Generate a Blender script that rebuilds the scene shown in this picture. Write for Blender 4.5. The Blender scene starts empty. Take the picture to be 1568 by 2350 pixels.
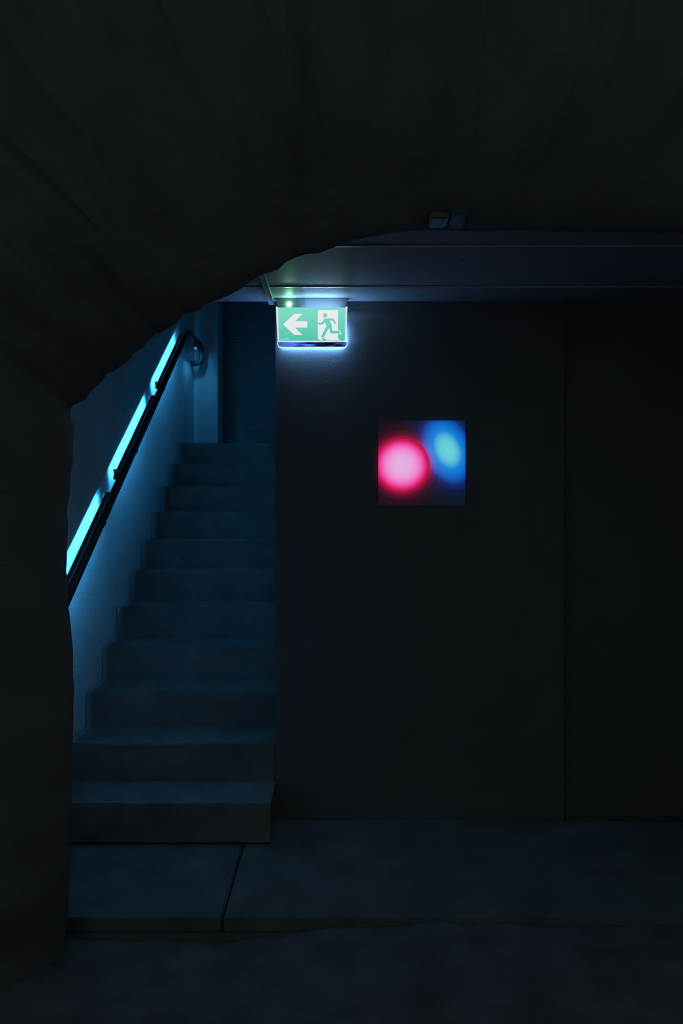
import bpy, bmesh, math, random
from mathutils import Vector, noise

S = bpy.context.scene
C = S.collection
random.seed(4)

# ------------------------------------------------------------------ camera
F, CX, YH, EYE = 1930.0, 784.0, 1145.0, 1.448          # focal length (px), horizon (px), eye height (m)
cam = bpy.data.cameras.new('camera'); cam_o = bpy.data.objects.new('camera', cam); C.objects.link(cam_o)
cam_o.location = (0, 0, EYE); cam_o.rotation_euler = (math.pi/2, 0, 0)
cam.sensor_fit = 'HORIZONTAL'; cam.sensor_width = 36.0
cam.lens = F/1568*36.0
cam.shift_y = (YH-1175)/1568
cam.clip_start = 0.02
S.camera = cam_o

# ------------------------------------------------------------------ world: light added to lift the blacks, a faint even gloom
w = bpy.data.worlds.new('gloom'); S.world = w; w.use_nodes = True
w.node_tree.nodes['Background'].inputs[0].default_value = (0.60, 0.86, 1.0, 1)
w.node_tree.nodes['Background'].inputs[1].default_value = 0.075

S.view_settings.view_transform = 'Standard'; S.view_settings.look = 'None'
S.view_settings.exposure = 0.0; S.view_settings.gamma = 1.0
S.view_settings.use_curve_mapping = False
S.cycles.max_bounces = 10; S.cycles.diffuse_bounces = 6

# strengths of the lamps that the place has
LED_L = 220.0          # blue tubes of the handrail
LED_HUE = (0.05, 0.44, 1.0)
SIGN_BACK = 215.0       # white leak behind the exit sign
SIGN_SIDE = 110.0
SIGN_TOP = 130.0        # white leak at the top of the exit sign
SIGN_HUE = (0.17, 0.46, 1.0)
DOT = 700.0

# ------------------------------------------------------------------ helpers
def px(x, y, Y):
    """point of the place at depth Y behind pixel (x, y) of the photograph"""
    return Vector(((x-CX)/F*Y, Y, EYE+(YH-y)/F*Y))

def s2l(c):
    return tuple(((v/255)/12.92 if v/255 <= .04045 else ((v/255+.055)/1.055)**2.4) for v in c)

def mat(name, col, rough=.8, metal=0, scale=6, var=.18, bump=0.0, bscale=120, spec=.3, tint=None):
    m = bpy.data.materials.new(name); m.use_nodes = True
    nt = m.node_tree; b = nt.nodes['Principled BSDF']
    tc = nt.nodes.new('ShaderNodeTexCoord')
    n = nt.nodes.new('ShaderNodeTexNoise'); n.inputs['Scale'].default_value = scale; n.inputs['Detail'].default_value = 6
    nt.links.new(tc.outputs['Object'], n.inputs['Vector'])
    r = nt.nodes.new('ShaderNodeValToRGB'); r.color_ramp.elements[0].position = .3; r.color_ramp.elements[1].position = .7
    lo = tuple(c*(1-var) for c in col); hi = tuple(c*(1+var) for c in (tint or col))
    r.color_ramp.elements[0].color = (*lo, 1); r.color_ramp.elements[1].color = (*hi, 1)
    nt.links.new(n.outputs['Fac'], r.inputs['Fac']); nt.links.new(r.outputs['Color'], b.inputs['Base Color'])
    b.inputs['Roughness'].default_value = rough; b.inputs['Metallic'].default_value = metal
    b.inputs['Specular IOR Level'].default_value = spec
    if bump:
        n2 = nt.nodes.new('ShaderNodeTexNoise'); n2.inputs['Scale'].default_value = bscale; n2.inputs['Detail'].default_value = 4
        nt.links.new(tc.outputs['Object'], n2.inputs['Vector'])
        bp = nt.nodes.new('ShaderNodeBump'); bp.inputs['Strength'].default_value = bump; bp.inputs['Distance'].default_value = .01
        nt.links.new(n2.outputs['Fac'], bp.inputs['Height']); nt.links.new(bp.outputs['Normal'], b.inputs['Normal'])
    return m

def emit(name, col, strength):
    m = bpy.data.materials.new(name); m.use_nodes = True; nt = m.node_tree
    nt.nodes.clear(); o = nt.nodes.new('ShaderNodeOutputMaterial'); e = nt.nodes.new('ShaderNodeEmission')
    e.inputs[0].default_value = (*col, 1); e.inputs[1].default_value = strength
    nt.links.new(e.outputs[0], o.inputs[0]); return m

def link(name, bm, m, parent=None, smooth=False):
    me = bpy.data.meshes.new(name); bmesh.ops.recalc_face_normals(bm, faces=bm.faces)
    bm.to_mesh(me); bm.free()
    if smooth:
        for p in me.polygons: p.use_smooth = True
    o = bpy.data.objects.new(name, me); C.objects.link(o); me.materials.append(m)
    if parent is not None: o.parent = parent; o.matrix_parent_inverse = parent.matrix_basis.inverted()
    return o

def box(bm, x0, x1, y0, y1, z0, z1, bev=0.0):
    vs = [bm.verts.new((x, y, z)) for x in (x0, x1) for y in (y0, y1) for z in (z0, z1)]
    fs = [(0,1,3,2),(4,6,7,5),(0,4,5,1),(2,3,7,6),(0,2,6,4),(1,5,7,3)]
    faces = [bm.faces.new([vs[i] for i in f]) for f in fs]
    if bev:
        es = list({e for f in faces for e in f.edges})
        bmesh.ops.bevel(bm, geom=es, offset=bev, segments=2, affect='EDGES', clamp_overlap=True)
    return bm

def boxo(name, m, x0, x1, y0, y1, z0, z1, parent=None, bev=0.0):
    return link(name, box(bmesh.new(), x0, x1, y0, y1, z0, z1, bev), m, parent)

def tube(bm, pts, r, seg=14, caps=True):
    pts = [Vector(p) for p in pts]; rings = []
    rs = r if isinstance(r, (list, tuple)) else [r]*len(pts)
    up = Vector((0, 0, 1)); prev = None
    for i, p in enumerate(pts):
        t = (pts[min(i+1, len(pts)-1)]-pts[max(i-1, 0)]).normalized()
        if prev is None:
            a = t.cross(up if abs(t.dot(up)) < .95 else Vector((1, 0, 0))).normalized()
        else:
            a = (prev - t*prev.dot(t)).normalized()
        prev = a; b = t.cross(a)
        rings.append([bm.verts.new(p+(a*math.cos(k*2*math.pi/seg)+b*math.sin(k*2*math.pi/seg))*rs[i]) for k in range(seg)])
    for q, s in zip(rings, rings[1:]):
        for k in range(seg): bm.faces.new((q[k], q[(k+1) % seg], s[(k+1) % seg], s[k]))
    if caps: bm.faces.new(rings[0][::-1]); bm.faces.new(rings[-1])
    return bm

def plate(bm, pts, y0, y1):
    """flat outline in the x-z plane, given depth from y0 (front) to y1"""
    a = [bm.verts.new((p[0], y0, p[1])) for p in pts]; b = [bm.verts.new((p[0], y1, p[1])) for p in pts]
    bm.faces.new(a); bm.faces.new(b[::-1]); n = len(pts)
    for i in range(n): bm.faces.new((a[i], b[i], b[(i+1) % n], a[(i+1) % n]))
    return bm

def empty(name, loc=(0, 0, 0)):
    o = bpy.data.objects.new(name, None); C.objects.link(o); o.location = loc; o.empty_display_size = .1
    return o

def tag(o, label, cat, group=None):
    o['label'] = label; o['category'] = cat
    if group: o['group'] = group
    return o

def struct(o, label=None):
    o['kind'] = 'structure'
    if label: o['label'] = label
    return o

# ------------------------------------------------------------------ materials
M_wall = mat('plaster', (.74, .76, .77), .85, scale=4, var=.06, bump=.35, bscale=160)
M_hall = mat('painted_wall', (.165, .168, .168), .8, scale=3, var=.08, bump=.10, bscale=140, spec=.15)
M_back = mat('plaster_back', (.80, .82, .83), .85, scale=4, var=.05, bump=.2, bscale=140)
M_ceil = mat('ceiling_board', (.27, .285, .30), .55, scale=5, var=.05, bump=.12, bscale=260, spec=.16)
M_step = mat('step_concrete', (.22, .215, .205), .85, scale=7, var=.22, bump=.4, bscale=90)
M_floor = mat('floor_concrete', (.16, .172, .158), .8, scale=5, var=.25, bump=.4, bscale=60)
M_ground = mat('cave_ground', (.155, .152, .142), .9, scale=6, var=.3, bump=.6, bscale=40)
M_rock = mat('sprayed_rock', (.160, .158, .155), .92, scale=5, var=.12, bump=.5, bscale=28, tint=(.165, .160, .152))
M_rail = mat('dark_steel', (.10, .10, .10), .45, .3, scale=20, var=.2, spec=.4)
M_profile = mat('led_housing', (.09, .095, .1), .35, .6, scale=30, var=.1)
M_alu = mat('aluminium', (.75, .76, .78), .35, .85, scale=40, var=.05)
M_trim = mat('grey_trim', (.34, .35, .37), .5, .2, scale=20, var=.06)
M_housing = mat('sign_housing', (.12, .125, .135), .5, 0, scale=30, var=.05)
M_door = mat('dark_door', (.40, .41, .42), .6, 0, scale=9, var=.12)
M_led = emit('led_blue', LED_HUE, LED_L)

# ------------------------------------------------------------------ the setting
W = -1.247                    # left wall
D, H = .28, .17               # tread depth, riser height
Y0 = 3.528                    # first riser
YW = Y0+D                     # face of the wall with the exit sign
XE = (632-CX)/F*YW            # its free left end, beside the stairs
XR = (1295-CX)/F*YW           # its right end
ZC = EYE+(YH-690)/F*YW        # ceiling of the hall
YB = W/((445-CX)/F)           # back wall on the landing
NST = 11
ZL = NST*H

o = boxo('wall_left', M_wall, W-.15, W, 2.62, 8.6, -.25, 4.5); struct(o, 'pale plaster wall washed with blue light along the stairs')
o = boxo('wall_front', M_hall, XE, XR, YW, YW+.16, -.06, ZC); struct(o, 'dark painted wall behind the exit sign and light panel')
o = boxo('wall_stair', M_wall, XE, XE+.12, YW+.162, 8.6, -.06, 4.5); struct(o)
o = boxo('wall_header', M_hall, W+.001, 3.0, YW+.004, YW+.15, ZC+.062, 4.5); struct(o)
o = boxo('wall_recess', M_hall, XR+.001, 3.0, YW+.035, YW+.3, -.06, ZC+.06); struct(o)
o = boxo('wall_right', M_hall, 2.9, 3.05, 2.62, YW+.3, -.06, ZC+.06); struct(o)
xr = (500-CX)/F*YB
o = boxo('wall_back', M_back, W+.002, xr, YB, YB+.30, ZL, 4.5); struct(o, 'narrow blue lit strip of wall at the head of the stairs')
o = boxo('wall_landing', M_hall, W+.002, XE-.002, YB+.42, YB+.55, ZL, 4.5); struct(o)
o = boxo('ceiling_stair', M_ceil, W-.1, XE+.1, YW+.16, 8.6, 4.5, 4.6); struct(o); o.name = 'ceiling_stairwell'

# dark door at the head of the stairs
d = boxo('door_1', M_door, xr+.012, XE-.02, YB+.345, YB+.39, ZL+.004, ZL+2.05, bev=.003); struct(d, 'dark door at the head of the stairs')
boxo('door_panel', M_door, xr+.16, XE-.16, YB+.338, YB+.346, ZL+.18, ZL+1.9, d, bev=.003)
bm = bmesh.new(); tube(bm, [(xr+.06, YB+.345, ZL+1.0), (xr+.06, YB+.30, ZL+1.0), (xr+.16, YB+.30, ZL+1.0)], .009, 8)
link('door_handle', bm, M_alu, d, True)
bm = bmesh.new(); box(bm, xr+.0005, xr+.012, YB+.31, YB+.40, ZL, ZL+2.1); box(bm, xr, XE, YB+.31, YB+.40, ZL+2.06, ZL+2.12)
link('door_frame', bm, M_door, d)

# ceiling of the hall: boards with open joints and metal bars
YJ = [2.81, 2.963, 3.537, YW]
o = boxo('ceiling_recess', M_hall, XR-.16, 2.9, YW+.001, YW+.034, ZC+.03, ZC+.06); struct(o)
ceil = boxo('ceiling', M_ceil, W+.001, 2.9, 2.815, YW, ZC+.03, ZC+.06); struct(ceil, 'low boarded ceiling above the exit sign')
XJ = [W+.002, -.327, 2.898]
for a, b in zip(YJ, YJ[1:]):
    for c, e in zip(XJ, XJ[1:]):
        drop = 0.004 if b == YW else 0.0
        p = boxo('ceiling_board', M_ceil, c+(.024 if c == XJ[1] else .002), e-.002, a+.007, b-.001, ZC-drop, ZC+.03, ceil, bev=.0015)
for i, yj in enumerate(YJ[1:3]):
    t = boxo('trim_%d' % (i+1), M_alu, -.30, 2.88, yj+.004, yj+.014, ZC-.007, ZC+.0, None, bev=.001); struct(t, 'thin metal bar along a ceiling joint')
t = boxo('trim_3', M_trim, -.327, -.303, 2.82, YW-.01, ZC-.022, ZC+.028, None, bev=.0015); struct(t, 'grey strip running along the ceiling to the wall end')
bm = bmesh.new(); box(bm, -.3035, -.3015, 2.82, YW-.012, ZC-.0235, ZC-.020); link('bright_edge', bm, M_alu, t)
for sx, sy in ((882, 607), (1063, 604)):
    Yc = (ZC-EYE)*F/(YH-sy)
    bm = bmesh.new(); bmesh.ops.create_uvsphere(bm, u_segments=10, v_segments=6, radius=.006)
    bmesh.ops.scale(bm, vec=(1, 1, .5), verts=bm.verts); bmesh.ops.translate(bm, vec=((sx-CX)/F*Yc, Yc, ZC-.001), verts=bm.verts)
    link('screw_head', bm, M_alu, ceil, True)

# floor: slabs at the foot of the stairs, cave ground in front
fl = boxo('floor', M_floor, W-.15, 3.0, 2.9, 8.6, -.16, -.05); struct(fl, 'concrete floor of dark slabs at the foot of the stairs')
xs = [-1.62, -.412, 2.9]
for (a, b) in ((2.905, 3.806),):
    for c, e in zip(xs, xs[1:]):
        q = random.uniform(-.002, .002) if a > 2.5 else random.uniform(-.02, -.008)
        if a > 2.5 and c < W: c = W+.003
        boxo('slab', M_floor, c+.003, e-.003, a, b, -.05 if a > 2.5 else -.11, q, fl, bev=.006)
boxo('slab', M_floor, XR+.006, 2.895, 3.815, YW+.034, -.05, 0, fl, bev=.006)

bm = bmesh.new(); nx, ny = 70, 60; g = []
for j in range(ny+1):
    row = []
    for i in range(nx+1):
        X = -3.5+7*i/nx; Y = -2.5+5.42*j/ny
        z = -.075+.055*min(1, max(0, (X+.4)/.5))*min(1, max(0, Y-1.6))+.03*noise.fractal((X*1.7, Y*1.7, 3.1), .8, 2.1, 4)
        row.append(bm.verts.new((X, Y, z)))
    g.append(row)
for j in range(ny):
    for i in range(nx): bm.faces.new((g[j][i], g[j][i+1], g[j+1][i+1], g[j+1][i]))
ground = link('floor_cave', bm, M_ground, None, True); struct(ground, 'uneven dark ground in the foreground')
for p in ground.data.polygons:
    if p.normal.z < 0: p.flip()

# rough rock wall with the broken opening through which the stairs are seen
YR = 2.80
outline = [(146,2290),(152,2125),(157,2085),(160,2000),(163,1900),(167,1700),(170,1600),(168,1500),(164,1450),(163,1440),(159,1405),
 (156,1390),(155,1375),(157,1340),(152,1310),(154,1280),(153,1250),(156,1200),(154,1170),(161,1130),(162,1090),(168,1060),
 (167,1030),(170,1000),(168,975),(161,960),(163,935),(172,928),(195,918),(205,905),(212,895),(235,875),(245,858),(262,852),
 (300,825),(306,812),(330,795),(352,772),(358,763),(368,764),(390,750),(404,742),(415,728),(422,721),(440,718),(465,708),
 (470,697),(495,690),(530,676),(560,658),(590,635),(615,626),(640,618),(655,602),(680,590),(705,583),(730,582),(760,570),
 (800,555),(850,543),(900,535),(960,524),(1000,525),(1031,527),(1066,526),(1074,529),(1150,530),
 (1300,531),(1450,533),(1700,540),(2000,600),(2090,800),(2105,1100),(2115,1500),(2122,1900),(2126,2290)]
rim = []
for (a, b) in zip(outline, outline[1:]):
    n = max(1, int(math.hypot(b[0]-a[0], b[1]-a[1])/22))
    for k in range(n):
        t = k/n; x = a[0]+(b[0]-a[0])*t; y = a[1]+(b[1]-a[1])*t
        if k: x += random.uniform(-1.6, 1.6); y += random.uniform(-1.6, 1.6)
        rim.append(px(x, y, YR))
rim.append(px(*outline[-1], YR))
cen = Vector((.42, YR, .9))
layers = [(.9, 3.02), (.25, 2.96), (.05, 2.88), (.012, 2.83), (0, 2.80), (.02, 2.765), (.06, 2.72), (.13, 2.64), (.25, 2.56), (.45, 2.47), (.75, 2.40), (1.15, 2.36), (1.7, 2.33), (2.5, 2.31)]
bm = bmesh.new(); rows = []
dirs = []
for i, p in enumerate(rim):
    dv = (p-cen); dv.y = 0
    if p.z < .9: dv.z *= max(0, (p.z-.0)/.9)*.4
    dirs.append(dv.normalized())
for _ in range(6):   # smooth the growth directions so that the layers do not cross
    dirs = [dirs[0]]+[((dirs[i-1]+dirs[i]+dirs[i+1])/3).normalized() for i in range(1, len(dirs)-1)]+[dirs[-1]]
for o_, Y in layers:
    row = []
    for p, dv in zip(rim, dirs):
        q = Vector((p.x, Y, p.z)) + dv*o_
        amp = min(.15, o_*.40)
        if amp:
            nv = Vector((noise.fractal(q*3.1+Vector((7, 0, 0)), .8, 2.2, 5), noise.fractal(q*3.1+Vector((0, 9, 0)), .8, 2.2, 5), noise.fractal(q*3.1, .8, 2.2, 5)))
            q = q + Vector((nv.x*.5, nv.y, nv.z*.5))*amp
            if dv.dot(q-p) < .004 and o_ > 0: q += dv*(.004-dv.dot(q-p))
        row.append(bm.verts.new(q))
    rows.append(row)
for a, b in zip(rows, rows[1:]):
    for i in range(len(rim)-1): bm.faces.new((a[i], a[i+1], b[i+1], b[i]))
rock = link('wall_rock', bm, M_rock, None, True); struct(rock, 'rough dark rock wall broken open around the view of the stairs')

M_glint = mat('glint_stone', (.10, .10, .10), .30, scale=20, var=.3, bump=.1, bscale=40, spec=.6)
for x0_, x1_, ya_ in ((.288, .348, 2.725), (.357, .404, 2.70)):      # two added stones, undersides tilted and glossy to mirror the panel's blue
    bm = bmesh.new(); z0_ = ZC-.002
    box(bm, x0_, x1_, ya_, 2.795, z0_, z0_+.035, .006)
    for v in bm.verts:
        if v.co.z < z0_+.02: v.co.z += (2.795-v.co.y)*.157 + (v.co.x-.3)*.03
        v.co += noise.noise_vector(v.co*9)*.002
    link('reflecting_stone', bm, M_glint, rock)

# ------------------------------------------------------------------ stairs
st = empty('staircase', ((W+XE)/2, Y0, 0)); bpy.context.view_layer.update()
tag(st, 'dark concrete staircase of eleven steps climbing beside the blue lit wall', 'staircase')
gaps = [.006, .006, .004, .005, .004, .005, .008, .006, .008, .010, .016]
for i in range(NST):
    y0 = Y0+i*D; y1 = y0+D+.03 if i < NST-1 else 8.55
    x1 = XE+.0 if i == 0 else XE-.002
    q = lambda: random.uniform(-.0015, .0015)
    bm = bmesh.new()
    box(bm, W+gaps[i], x1 if i else XE+.002, y0+q(), (Y0+D-.002) if i == 0 else y1, (0.003 if i < 2 else i*H-.12), (i+1)*H+q())
    fe = [e for e in bm.edges if all(v.co.y < y0+.01 for v in e.verts)]
    bmesh.ops.bevel(bm, geom=fe, offset=.005, segments=2, affect='EDGES')
    link('step', bm, M_step, st)
M_chip = mat('chip_pale', (.6, .62, .62), .7, scale=80, var=.1)
c0 = px(272, 1399, Y0+4*D-.002)
bm = bmesh.new(); plate(bm, [(c0.x-.006, c0.z+.006), (c0.x+.009, c0.z+.006), (c0.x+.009, c0.z-.001), (c0.x+.004, c0.z-.003), (c0.x+.003, c0.z-.016), (c0.x-.001, c0.z-.014), (c0.x-.001, c0.z-.002)], Y0+4*D-.0035, Y0+4*D+.002)
ch = link('chip', bm, M_chip, st); ch['label'] = 'small pale chip on a step edge'

# ------------------------------------------------------------------ handrail with blue tubes
XRL = W+.085
def zr(Y): return H+(Y-Y0)/D*H+.84
hr = empty('handrail', (W, Y0, 0)); bpy.context.view_layer.update()
tag(hr, 'dark round steel handrail on the left stair wall with blue light tubes behind it', 'handrail')
pts = [(XRL, 3.2, zr(3.2)), (XRL, 6.22, zr(6.22)), (XRL, 6.29, zr(6.29)-.006), (XRL, 6.36, zr(6.33)), (XRL, 6.9, zr(6.33))]
for k in range(1, 7):
    a = k/6*math.pi/2; pts.append((XRL, 6.9+.07*math.sin(a), zr(6.33)-.07*(1-math.cos(a))))
pts += [(XRL, 6.97, zr(6.33)-.10), (XRL-.012, 6.97, zr(6.33)-.13), (XRL-.04, 6.97, zr(6.33)-.14), (W+.002, 6.97, zr(6.33)-.14)]
bm = bmesh.new(); tube(bm, pts, .021, 20); link('rail', bm, M_rail, hr, True)
sl = Vector((0, D, H)).normalized(); nrm = Vector((0, -H, D)).normalized(); wl = Vector((-1, 0, 0))
def swept(bm, prof, Ya, Yb):
    """profile given as (towards the wall, up from the rail axis), swept along the slope"""
    A = Vector((XRL, Ya, zr(Ya))); B = Vector((XRL, Yb, zr(Yb)))
    va = [bm.verts.new(A+wl*u+nrm*v) for u, v in prof]; vb = [bm.verts.new(B+wl*u+nrm*v) for u, v in prof]
    n = len(prof)
    bm.faces.new(va[::-1]); bm.faces.new(vb)
    for i in range(n): bm.faces.new((va[i], va[(i+1) % n], vb[(i+1) % n], vb[i]))
strips = [(3.25, 4.29), (4.50, 5.31), (5.50, 6.26)]
UT = .0272; VT = -.0112
for k, (ya, yb) in enumerate(strips):
    bm = bmesh.new()
    swept(bm, [(.0200, .009), (.0200, -.045), (.0292, -.045), (.0292, -.0435), (.0250, -.0425), (.0250, -.0035), (.0400, -.0047), (.0400, -.0025), (.0250, -.0010), (.0250, .0070), (.0400, .0070), (.0400, .009)], ya, yb)
    pr = link('light_housing', bm, M_profile, hr)
    bm = bmesh.new()
    A = Vector((XRL, ya+.006, zr(ya+.006)))+wl*UT+nrm*VT; B = Vector((XRL, yb-.006, zr(yb-.006)))+wl*UT+nrm*VT
    for P in (A, B):                                   # flat light strip on the housing, turned to the wall and down
        for q in (-1, 1): bm.verts.new(P+(wl+nrm)*.0015*q)
    bm.verts.ensure_lookup_table(); v = bm.verts
    bm.faces.new((v[0], v[1], v[3], v[2])); bm.normal_update()
    if bm.faces[:][0].normal.dot(wl-nrm) < 0: bmesh.ops.reverse_faces(bm, faces=bm.faces)
    lf = bmesh.ops.extrude_face_region(bm, geom=bm.faces[:])
    bmesh.ops.translate(bm, vec=(wl-nrm)*-.0004, verts=[g for g in lf['geom'] if isinstance(g, bmesh.types.BMVert)])
    link('light_strip', bm, M_led, pr)
    for q, e in enumerate((ya, yb)):
        if k == 2 and q == 1: continue
        bm = bmesh.new(); dy = -.004 if q == 0 else .0
        swept(bm, [(.0200, .009), (.0200, -.045), (.058, -.040), (.058, .009)], e+dy, e+dy+.004)
        link('end_cap', bm, M_profile, pr)
    if k:
        c = Vector((XRL, ya-.05, zr(ya-.05)))+wl*.030+nrm*.004
        bm = bmesh.new(); bmesh.ops.create_uvsphere(bm, u_segments=16, v_segments=10, radius=1)
        from mathutils import Matrix
        R = Matrix((wl, sl, nrm)).transposed()
        for v in bm.verts: v.co = c + R @ Vector((v.co.x*.012, v.co.y*.045, v.co.z*.012))
        link('cable_plug', bm, M_rail, hr, True)
for yb_ in (4.10, 4.74, 5.48, 6.27):
    zc = zr(yb_); b0 = Vector((XRL, yb_, zc-.018)); p = []
    for k in range(9):
        a = k/8*math.pi
        p.append(b0+Vector((.006-.022*(1-math.cos(a))/2*1.4, 0, -.040*math.sin(a)**.8 if k not in (0, 8) else 0)))
    b0 = Vector((XRL, yb_, zc))
    p = [b0+Vector((x, 0, z)) for x, z in ((.010, -.016), (.0125, -.026), (.009, -.036), (.001, -.044), (-.012, -.050), (-.030, -.054), (-.050, -.062), (-.062, -.095))]+[Vector((W+.004, yb_, zc-.135))]
    bm = bmesh.new(); tube(bm, p, .0032, 10); bk = link('bracket', bm, M_rail, hr, True)
    bm = bmesh.new(); tube(bm, [(W+.0005, yb_, zc-.14), (W+.006, yb_, zc-.14)], .026, 20); link('wall_plate', bm, M_rail, bk, False)

# added unseen lamp under the level end of the rail, lighting the back wall
M_end = emit('end_fill_blue', LED_HUE, 150.0)
zl = zr(6.33)-.020
bm = bmesh.new()
box(bm, XRL-.016, XRL+.016, 6.70, 6.83, zl-.006, zl); box(bm, XRL-.016, XRL+.016, 6.697, 6.70, zl-.036, zl)
box(bm, XRL-.018, XRL-.016, 6.697, 6.83, zl-.036, zl); box(bm, XRL+.016, XRL+.018, 6.697, 6.83, zl-.036, zl)
eh = link('fill_lamp_housing', bm, M_rail, hr)
boxo('fill_lamp', M_end, XRL-.006, XRL+.006, 6.72, 6.82, zl-.0075, zl-.0062, eh)

# ------------------------------------------------------------------ exit sign
YS = 3.70
def sp(x, y, Y=YS):
    v = px(x, y, Y); return (v.x, v.z)
sg = empty('exit_sign', (sp(716, 750)[0], YW, sp(716, 750)[1])); bpy.context.view_layer.update()
tag(sg, 'lit green emergency exit sign with white arrow and running figure under the ceiling', 'exit sign')
def face_mat(name, c_top, c_bot):
    m = bpy.data.materials.new(name); m.use_nodes = True; nt = m.node_tree; nt.nodes.clear()
    o = nt.nodes.new('ShaderNodeOutputMaterial'); e = nt.nodes.new('ShaderNodeEmission')
    tc = nt.nodes.new('ShaderNodeTexCoord'); sx = nt.nodes.new('ShaderNodeSeparateXYZ')
    mr = nt.nodes.new('ShaderNodeMapRange'); mr.inputs[1].default_value = sp(0, 783)[1]; mr.inputs[2].default_value = sp(0, 706)[1]
    r = nt.nodes.new('ShaderNodeValToRGB'); r.color_ramp.elements[0].color = (*s2l(c_bot), 1); r.color_ramp.elements[1].color = (*s2l(c_top), 1)
    nt.links.new(tc.outputs['Object'], sx.inputs[0]); nt.links.new(sx.outputs[2], mr.inputs[0]); nt.links.new(mr.outputs[0], r.inputs[0])
    nt.links.new(r.outputs[0], e.inputs[0]); nt.links.new(e.outputs[0], o.inputs[0]); return m
M_green = face_mat('sign_green', (132, 219, 199), (84, 196, 172))
M_white = face_mat('sign_white', (236, 236, 238), (222, 234, 236))
M_rim = emit('sign_rim', s2l((205, 228, 240)), 1.0)
M_back_l = emit('sign_backlight', SIGN_HUE, SIGN_BACK)
M_side_l = emit('sign_sidelight', SIGN_HUE, SIGN_SIDE)
M_top_l = emit('sign_toplight', (.28, .58, 1.0), SIGN_TOP)

def pl(name, pts, y0, y1, m, parent):
    return link(name, plate(bmesh.new(), pts, y0, y1), m, parent)
# housing along the ceiling
x0, z1 = sp(634.5, 683.5, 3.735); x1, z0 = sp(797.5, 700, 3.735)
z0 = sp(0, 709, 3.735)[1]
hs = boxo('housing', M_housing, x0, x1, 3.735, 3.775, z0, z1, sg, bev=.002)
# stem that carries the housing from the wall
boxo('mount', M_housing, x0+.05, x1-.05, 3.772, YW-.001, z0+.002, z1-.004, sg)
# lit face
face = pl('face', [sp(638.5, 705.5), sp(794, 705.5), sp(791.5, 782), sp(640.5, 782)], YS, YS+.001, M_green, sg)
a1 = lambda x, y: sp(560+x/9.8, 690+y/9.8, YS-.0006)
pl('arrow', [a1(*p) for p in [(878,532),(1135,297),(1318,297),(1150,462),(1425,462),(1425,605),(1150,605),(1318,770),(1135,770)]], YS-.0006, YS+.001, M_white, face)
a2 = lambda x, y, Y=YS-.0006: sp(710+x/13.07, 690+y/13.07, Y)
pl('doorway_symbol', [a2(*p) for p in [(255,283),(860,283),(862,885),(900,892),(945,932),(978,1003),(865,1007),(865,1130),(925,1190),(325,1190),(255,1130)]], YS-.0006, YS+.001, M_white, face)
a3 = lambda x, y: a2(x, y, YS-.0012)
man = pl('running_figure', [a3(*p) for p in [(255,665),(360,662),(455,540),(490,530),(700,530),(735,550),(805,668),(790,700),(760,702),(685,592),(605,592),(665,700),(692,905),(865,910),(905,925),(945,972),(920,980),(645,980),(628,950),(595,812),(440,1090),(352,1092),(515,760),(470,645),(400,715),(255,715)]], YS-.0012, YS, M_green, face)
bm = bmesh.new(); plate(bm, [a3(478+66*math.cos(t*math.pi/12), 440+66*math.sin(t*math.pi/12)) for t in range(24)], YS-.0012, YS)
link('head', bm, M_green, man)
pl('shadow_mark', [a3(*p) for p in [(362,1112),(440,1118),(525,1191),(428,1191)]], YS-.0012, YS, M_green, man)
# small lettering
cu = bpy.data.curves.new('lettering', 'FONT'); cu.body = 'eltor Dim'; cu.size = .0125; cu.extrude = .0003; cu.align_x = 'LEFT'; cu.resolution_u = 3
to = bpy.data.objects.new('lettering_curve', cu); C.objects.link(to); bpy.context.view_layer.update()
me = bpy.data.meshes.new_from_object(to.evaluated_get(bpy.context.evaluated_depsgraph_get()))
bpy.data.objects.remove(to)
wx = max(v.co.x for v in me.vertices)-min(v.co.x for v in me.vertices)
k = (sp(662.5, 0)[0]-sp(643.8, 0)[0])/wx
bx, bz = sp(643.8, 779.3)
for v in me.vertices: v.co = Vector((bx+v.co.x*k, YS-.0008-v.co.z, bz+v.co.y*k*.85))
lt = bpy.data.objects.new('lettering', me); C.objects.link(lt); me.materials.clear(); me.materials.append(M_white); lt.parent = face
lt.matrix_parent_inverse = face.matrix_world.inverted() if False else lt.matrix_parent_inverse
lt.parent = face; lt.matrix_parent_inverse = (sg.matrix_basis @ sg.matrix_basis.inverted()).inverted()
# bright acrylic rims left, right and below
YF = YS-.004
pl('rim', [sp(633.5,704,YF), sp(637.5,704,YF), sp(640.8,782,YF), sp(641,786,YF), sp(637.2,784,YF), sp(635.0,740,YF)], YF, YS+.03, M_rim, sg)
pl('rim', [sp(793.5,704,YF), sp(798,704,YF), sp(797.2,712,YF), sp(796.4,740,YF), sp(795.2,770,YF), sp(792,786,YF), sp(791.2,782,YF)], YF, YS+.012, M_rim, sg)
pl('rim', [sp(640,782,YF), sp(792,782,YF), sp(792,785.2,YF), sp(640,785.2,YF)], YF, YS+.012, M_rim, sg)
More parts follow.
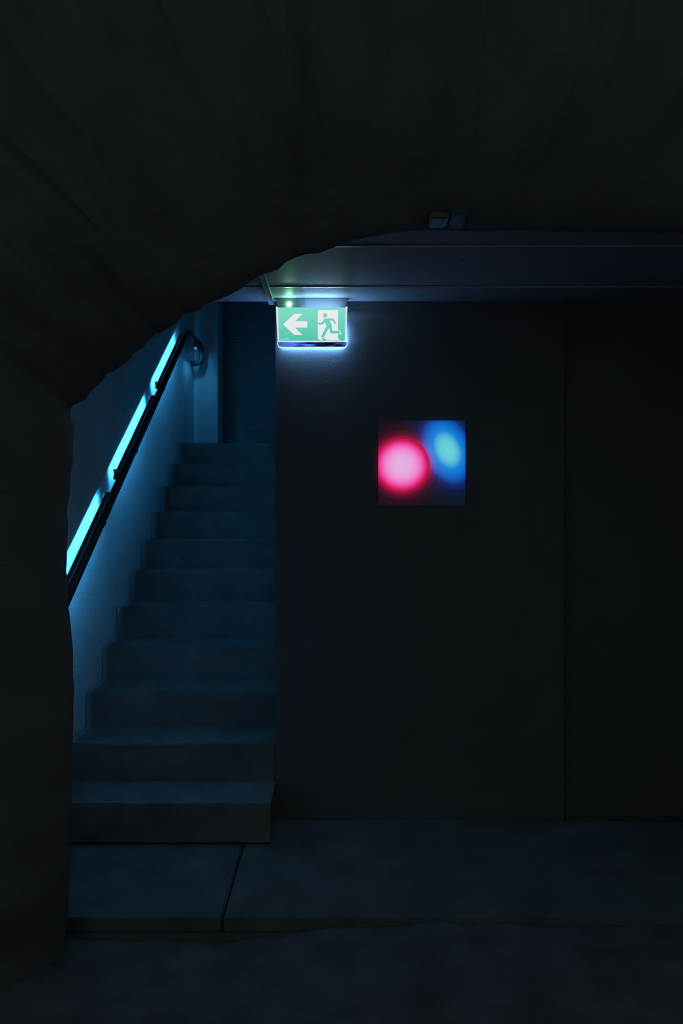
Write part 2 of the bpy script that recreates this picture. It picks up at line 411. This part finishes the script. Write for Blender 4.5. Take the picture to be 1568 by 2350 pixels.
# curved tray under the face, reflection streaks painted in, with a glowing lower lip
m = bpy.data.materials.new('streaked_plastic'); m.use_nodes = True; nt = m.node_tree; nt.nodes.clear()
o_ = nt.nodes.new('ShaderNodeOutputMaterial'); mx = nt.nodes.new('ShaderNodeMixShader'); tr = nt.nodes.new('ShaderNodeBsdfTranslucent')
gl = nt.nodes.new('ShaderNodeBsdfGlossy'); gl.inputs['Roughness'].default_value = .15; gl.inputs['Color'].default_value = (.5, .55, .7, 1)
nz = nt.nodes.new('ShaderNodeTexNoise'); nz.inputs['Scale'].default_value = 1.0; nz.inputs['Detail'].default_value = 1
rr = nt.nodes.new('ShaderNodeValToRGB'); rr.color_ramp.elements[0].position = .42; rr.color_ramp.elements[1].position = .55
rr.color_ramp.elements[0].color = (.02, .03, .06, 1); rr.color_ramp.elements[1].color = (.30, .36, .55, 1)
tc = nt.nodes.new('ShaderNodeTexCoord'); mp = nt.nodes.new('ShaderNodeMapping'); mp.inputs['Scale'].default_value = (14, 1, 90)
nt.links.new(tc.outputs['Object'], mp.inputs[0]); nt.links.new(mp.outputs[0], nz.inputs['Vector']); nt.links.new(nz.outputs[0], rr.inputs[0]); nt.links.new(rr.outputs[0], tr.inputs[0])
mx.inputs[0].default_value = .1
nt.links.new(tr.outputs[0], mx.inputs[1]); nt.links.new(gl.outputs[0], mx.inputs[2]); nt.links.new(mx.outputs[0], o_.inputs[0])
pl('tray', [sp(637.5,785.2,YF), sp(796,785.2,YF), sp(796,790,YF), sp(794.5,793.5,YF), sp(791,796,YF), sp(643,796,YF), sp(639.5,793.5,YF), sp(638,790,YF)], YF, YF+.002, m, sg)
pl('tray_lip', [sp(636.2,784,YF), sp(638,784,YF), sp(638.3,790,YF), sp(640,793.8,YF), sp(643.5,795.6,YF), sp(790.5,795.6,YF), sp(794,793.6,YF), sp(795.6,790,YF), sp(796,784,YF), sp(798,784,YF),
   sp(797.5,790.5,YF), sp(795.4,795.6,YF), sp(791,798.6,YF), sp(643,798.6,YF), sp(638.6,795.4,YF), sp(636.6,790.5,YF)], YF, YF+.004, M_rim, sg)
# lamps inside: along the bottom and right of the back, and along the top edge
zb = EYE+.695; YB2 = YW-.0068
bm = bmesh.new(); tube(bm, [(px(647,0,YB2).x, YB2, zb), (px(788,0,YB2).x, YB2, zb)], .0028, 10); link('back_lamp', bm, M_back_l, sg)
bm = bmesh.new(); tube(bm, [(px(785,0,YB2).x, YB2, px(0,735,YB2).z), (px(791,0,YB2).x, YB2, px(0,762,YB2).z), (px(792.5,0,YB2).x, YB2, px(0,788,YB2).z)], .0024, 10); link('back_lamp', bm, M_side_l, sg)
boxo('back_plate', M_housing, sp(642,0)[0], sp(790,0)[0], YS+.0125, YS+.045, sp(0,781)[1], sp(0,712)[1], sg)
bm = bmesh.new(); zt = sp(0, 705.3)[1]
box(bm, sp(697,0)[0], sp(782,0)[0], YS+.0012, YS+.0066, zt-.0022, zt-.0002); link('top_lamp', bm, M_top_l, sg)
# green indicator
M_dot = emit('indicator_green', (.35, 1.0, .62), DOT)
c = px(663.5, 698, 3.733); bm = bmesh.new(); bmesh.ops.create_uvsphere(bm, u_segments=12, v_segments=8, radius=.0034)
bmesh.ops.translate(bm, vec=c, verts=bm.verts); link('indicator', bm, M_dot, hs, True)
c = px(703, 690, 3.7345); bm = bmesh.new(); bmesh.ops.create_uvsphere(bm, u_segments=10, v_segments=6, radius=.0022)
bmesh.ops.translate(bm, vec=c, verts=bm.verts); link('test_button', bm, M_alu, hs, True)

# ------------------------------------------------------------------ square light panel on the wall
YP = YW-.012
A = px(868.5, 1161, YP); B = px(1068, 965, YP)
pm = bpy.data.materials.new('glowing_panel'); pm.use_nodes = True; nt = pm.node_tree; nt.nodes.clear(); N = nt.nodes.new; L = nt.links.new
out = N('ShaderNodeOutputMaterial'); em = N('ShaderNodeEmission'); tc = N('ShaderNodeTexCoord')
def vdist(cu_, cv_, rot, sx_, sy_):
    mp = N('ShaderNodeMapping'); mp.vector_type = 'POINT'
    mp0 = N('ShaderNodeVectorMath'); mp0.operation = 'SUBTRACT'; mp0.inputs[1].default_value = (cu_, 0, cv_)
    L(tc.outputs['Object'], mp0.inputs[0])
    mp.inputs['Rotation'].default_value = (0, rot, 0); L(mp0.outputs[0], mp.inputs[0])
    sc = N('ShaderNodeVectorMath'); sc.operation = 'MULTIPLY'; sc.inputs[1].default_value = (sx_, 0, sy_); L(mp.outputs[0], sc.inputs[0])
    ln = N('ShaderNodeVectorMath'); ln.operation = 'LENGTH'; L(sc.outputs[0], ln.inputs[0]); return ln.outputs['Value']
def ramp(src, stops, scale):
    mu = N('ShaderNodeMath'); mu.operation = 'MULTIPLY'; mu.inputs[1].default_value = 1/scale; L(src, mu.inputs[0])
    r = N('ShaderNodeValToRGB'); cr = r.color_ramp; cr.interpolation = 'LINEAR'
    while len(cr.elements) < len(stops): cr.elements.new(.5)
    for e, (p, c) in zip(cr.elements, stops): e.position = p/scale; e.color = (*s2l(c), 1)
    L(mu.outputs[0], r.inputs[0]); return r.outputs[0]
# object coordinates: x and z run 0..1 over the panel
d1 = vdist(.272, .478, 0, 1, 1)
pink = ramp(d1, [(0,(227,180,230)),(.10,(232,170,222)),(.16,(238,148,212)),(.20,(240,122,200)),(.235,(238,86,172)),(.275,(222,38,112)),(.31,(175,18,70)),(.355,(92,12,44)),(.42,(44,16,34)),(.52,(25,18,28)),(.7,(16,17,24))], .7)
d2 = vdist(.795, .655, math.radians(22), 1.4, .94)
blue = ramp(d2, [(0,(105,212,220)),(.11,(98,203,217)),(.17,(78,172,214)),(.215,(30,134,216)),(.28,(0,113,205)),(.34,(0,84,178)),(.40,(0,44,112)),(.47,(0,28,66)),(.58,(6,24,42)),(.75,(12,19,28))], .75)
li = N('ShaderNodeMix'); li.data_type = 'RGBA'; li.blend_type = 'LIGHTEN'; li.inputs[0].default_value = 1
L(pink, li.inputs[6]); L(blue, li.inputs[7])
mr = N('ShaderNodeMapRange'); mr.interpolation_type = 'SMOOTHSTEP'; mr.inputs[1].default_value = .30; mr.inputs[2].default_value = .345; L(d1, mr.inputs[0])
mx = N('ShaderNodeMix'); mx.data_type = 'RGBA'; L(mr.outputs[0], mx.inputs[0]); L(pink, mx.inputs[6]); L(li.outputs[2], mx.inputs[7])
L(mx.outputs[2], em.inputs[0]); L(em.outputs[0], out.inputs[0])
pn = empty('light_panel', (A.x, YP, A.z)); bpy.context.view_layer.update()
tag(pn, 'square luminous panel on the dark wall glowing pink and blue', 'light panel')
bm = bmesh.new(); box(bm, 0, 1, 0, 1, 0, 1)
sc_ = bpy.data.meshes.new('diffuser'); bmesh.ops.recalc_face_normals(bm, faces=bm.faces); bm.to_mesh(sc_); bm.free(); sc_.materials.append(pm)
df = bpy.data.objects.new('diffuser', sc_); C.objects.link(df); df.parent = pn; df.scale = (B.x-A.x, .008, B.z-A.z)
boxo('backing', M_rail, A.x+.003, B.x-.003, YP+.0082, YW-.0005, A.z+.003, B.z-.003, pn)
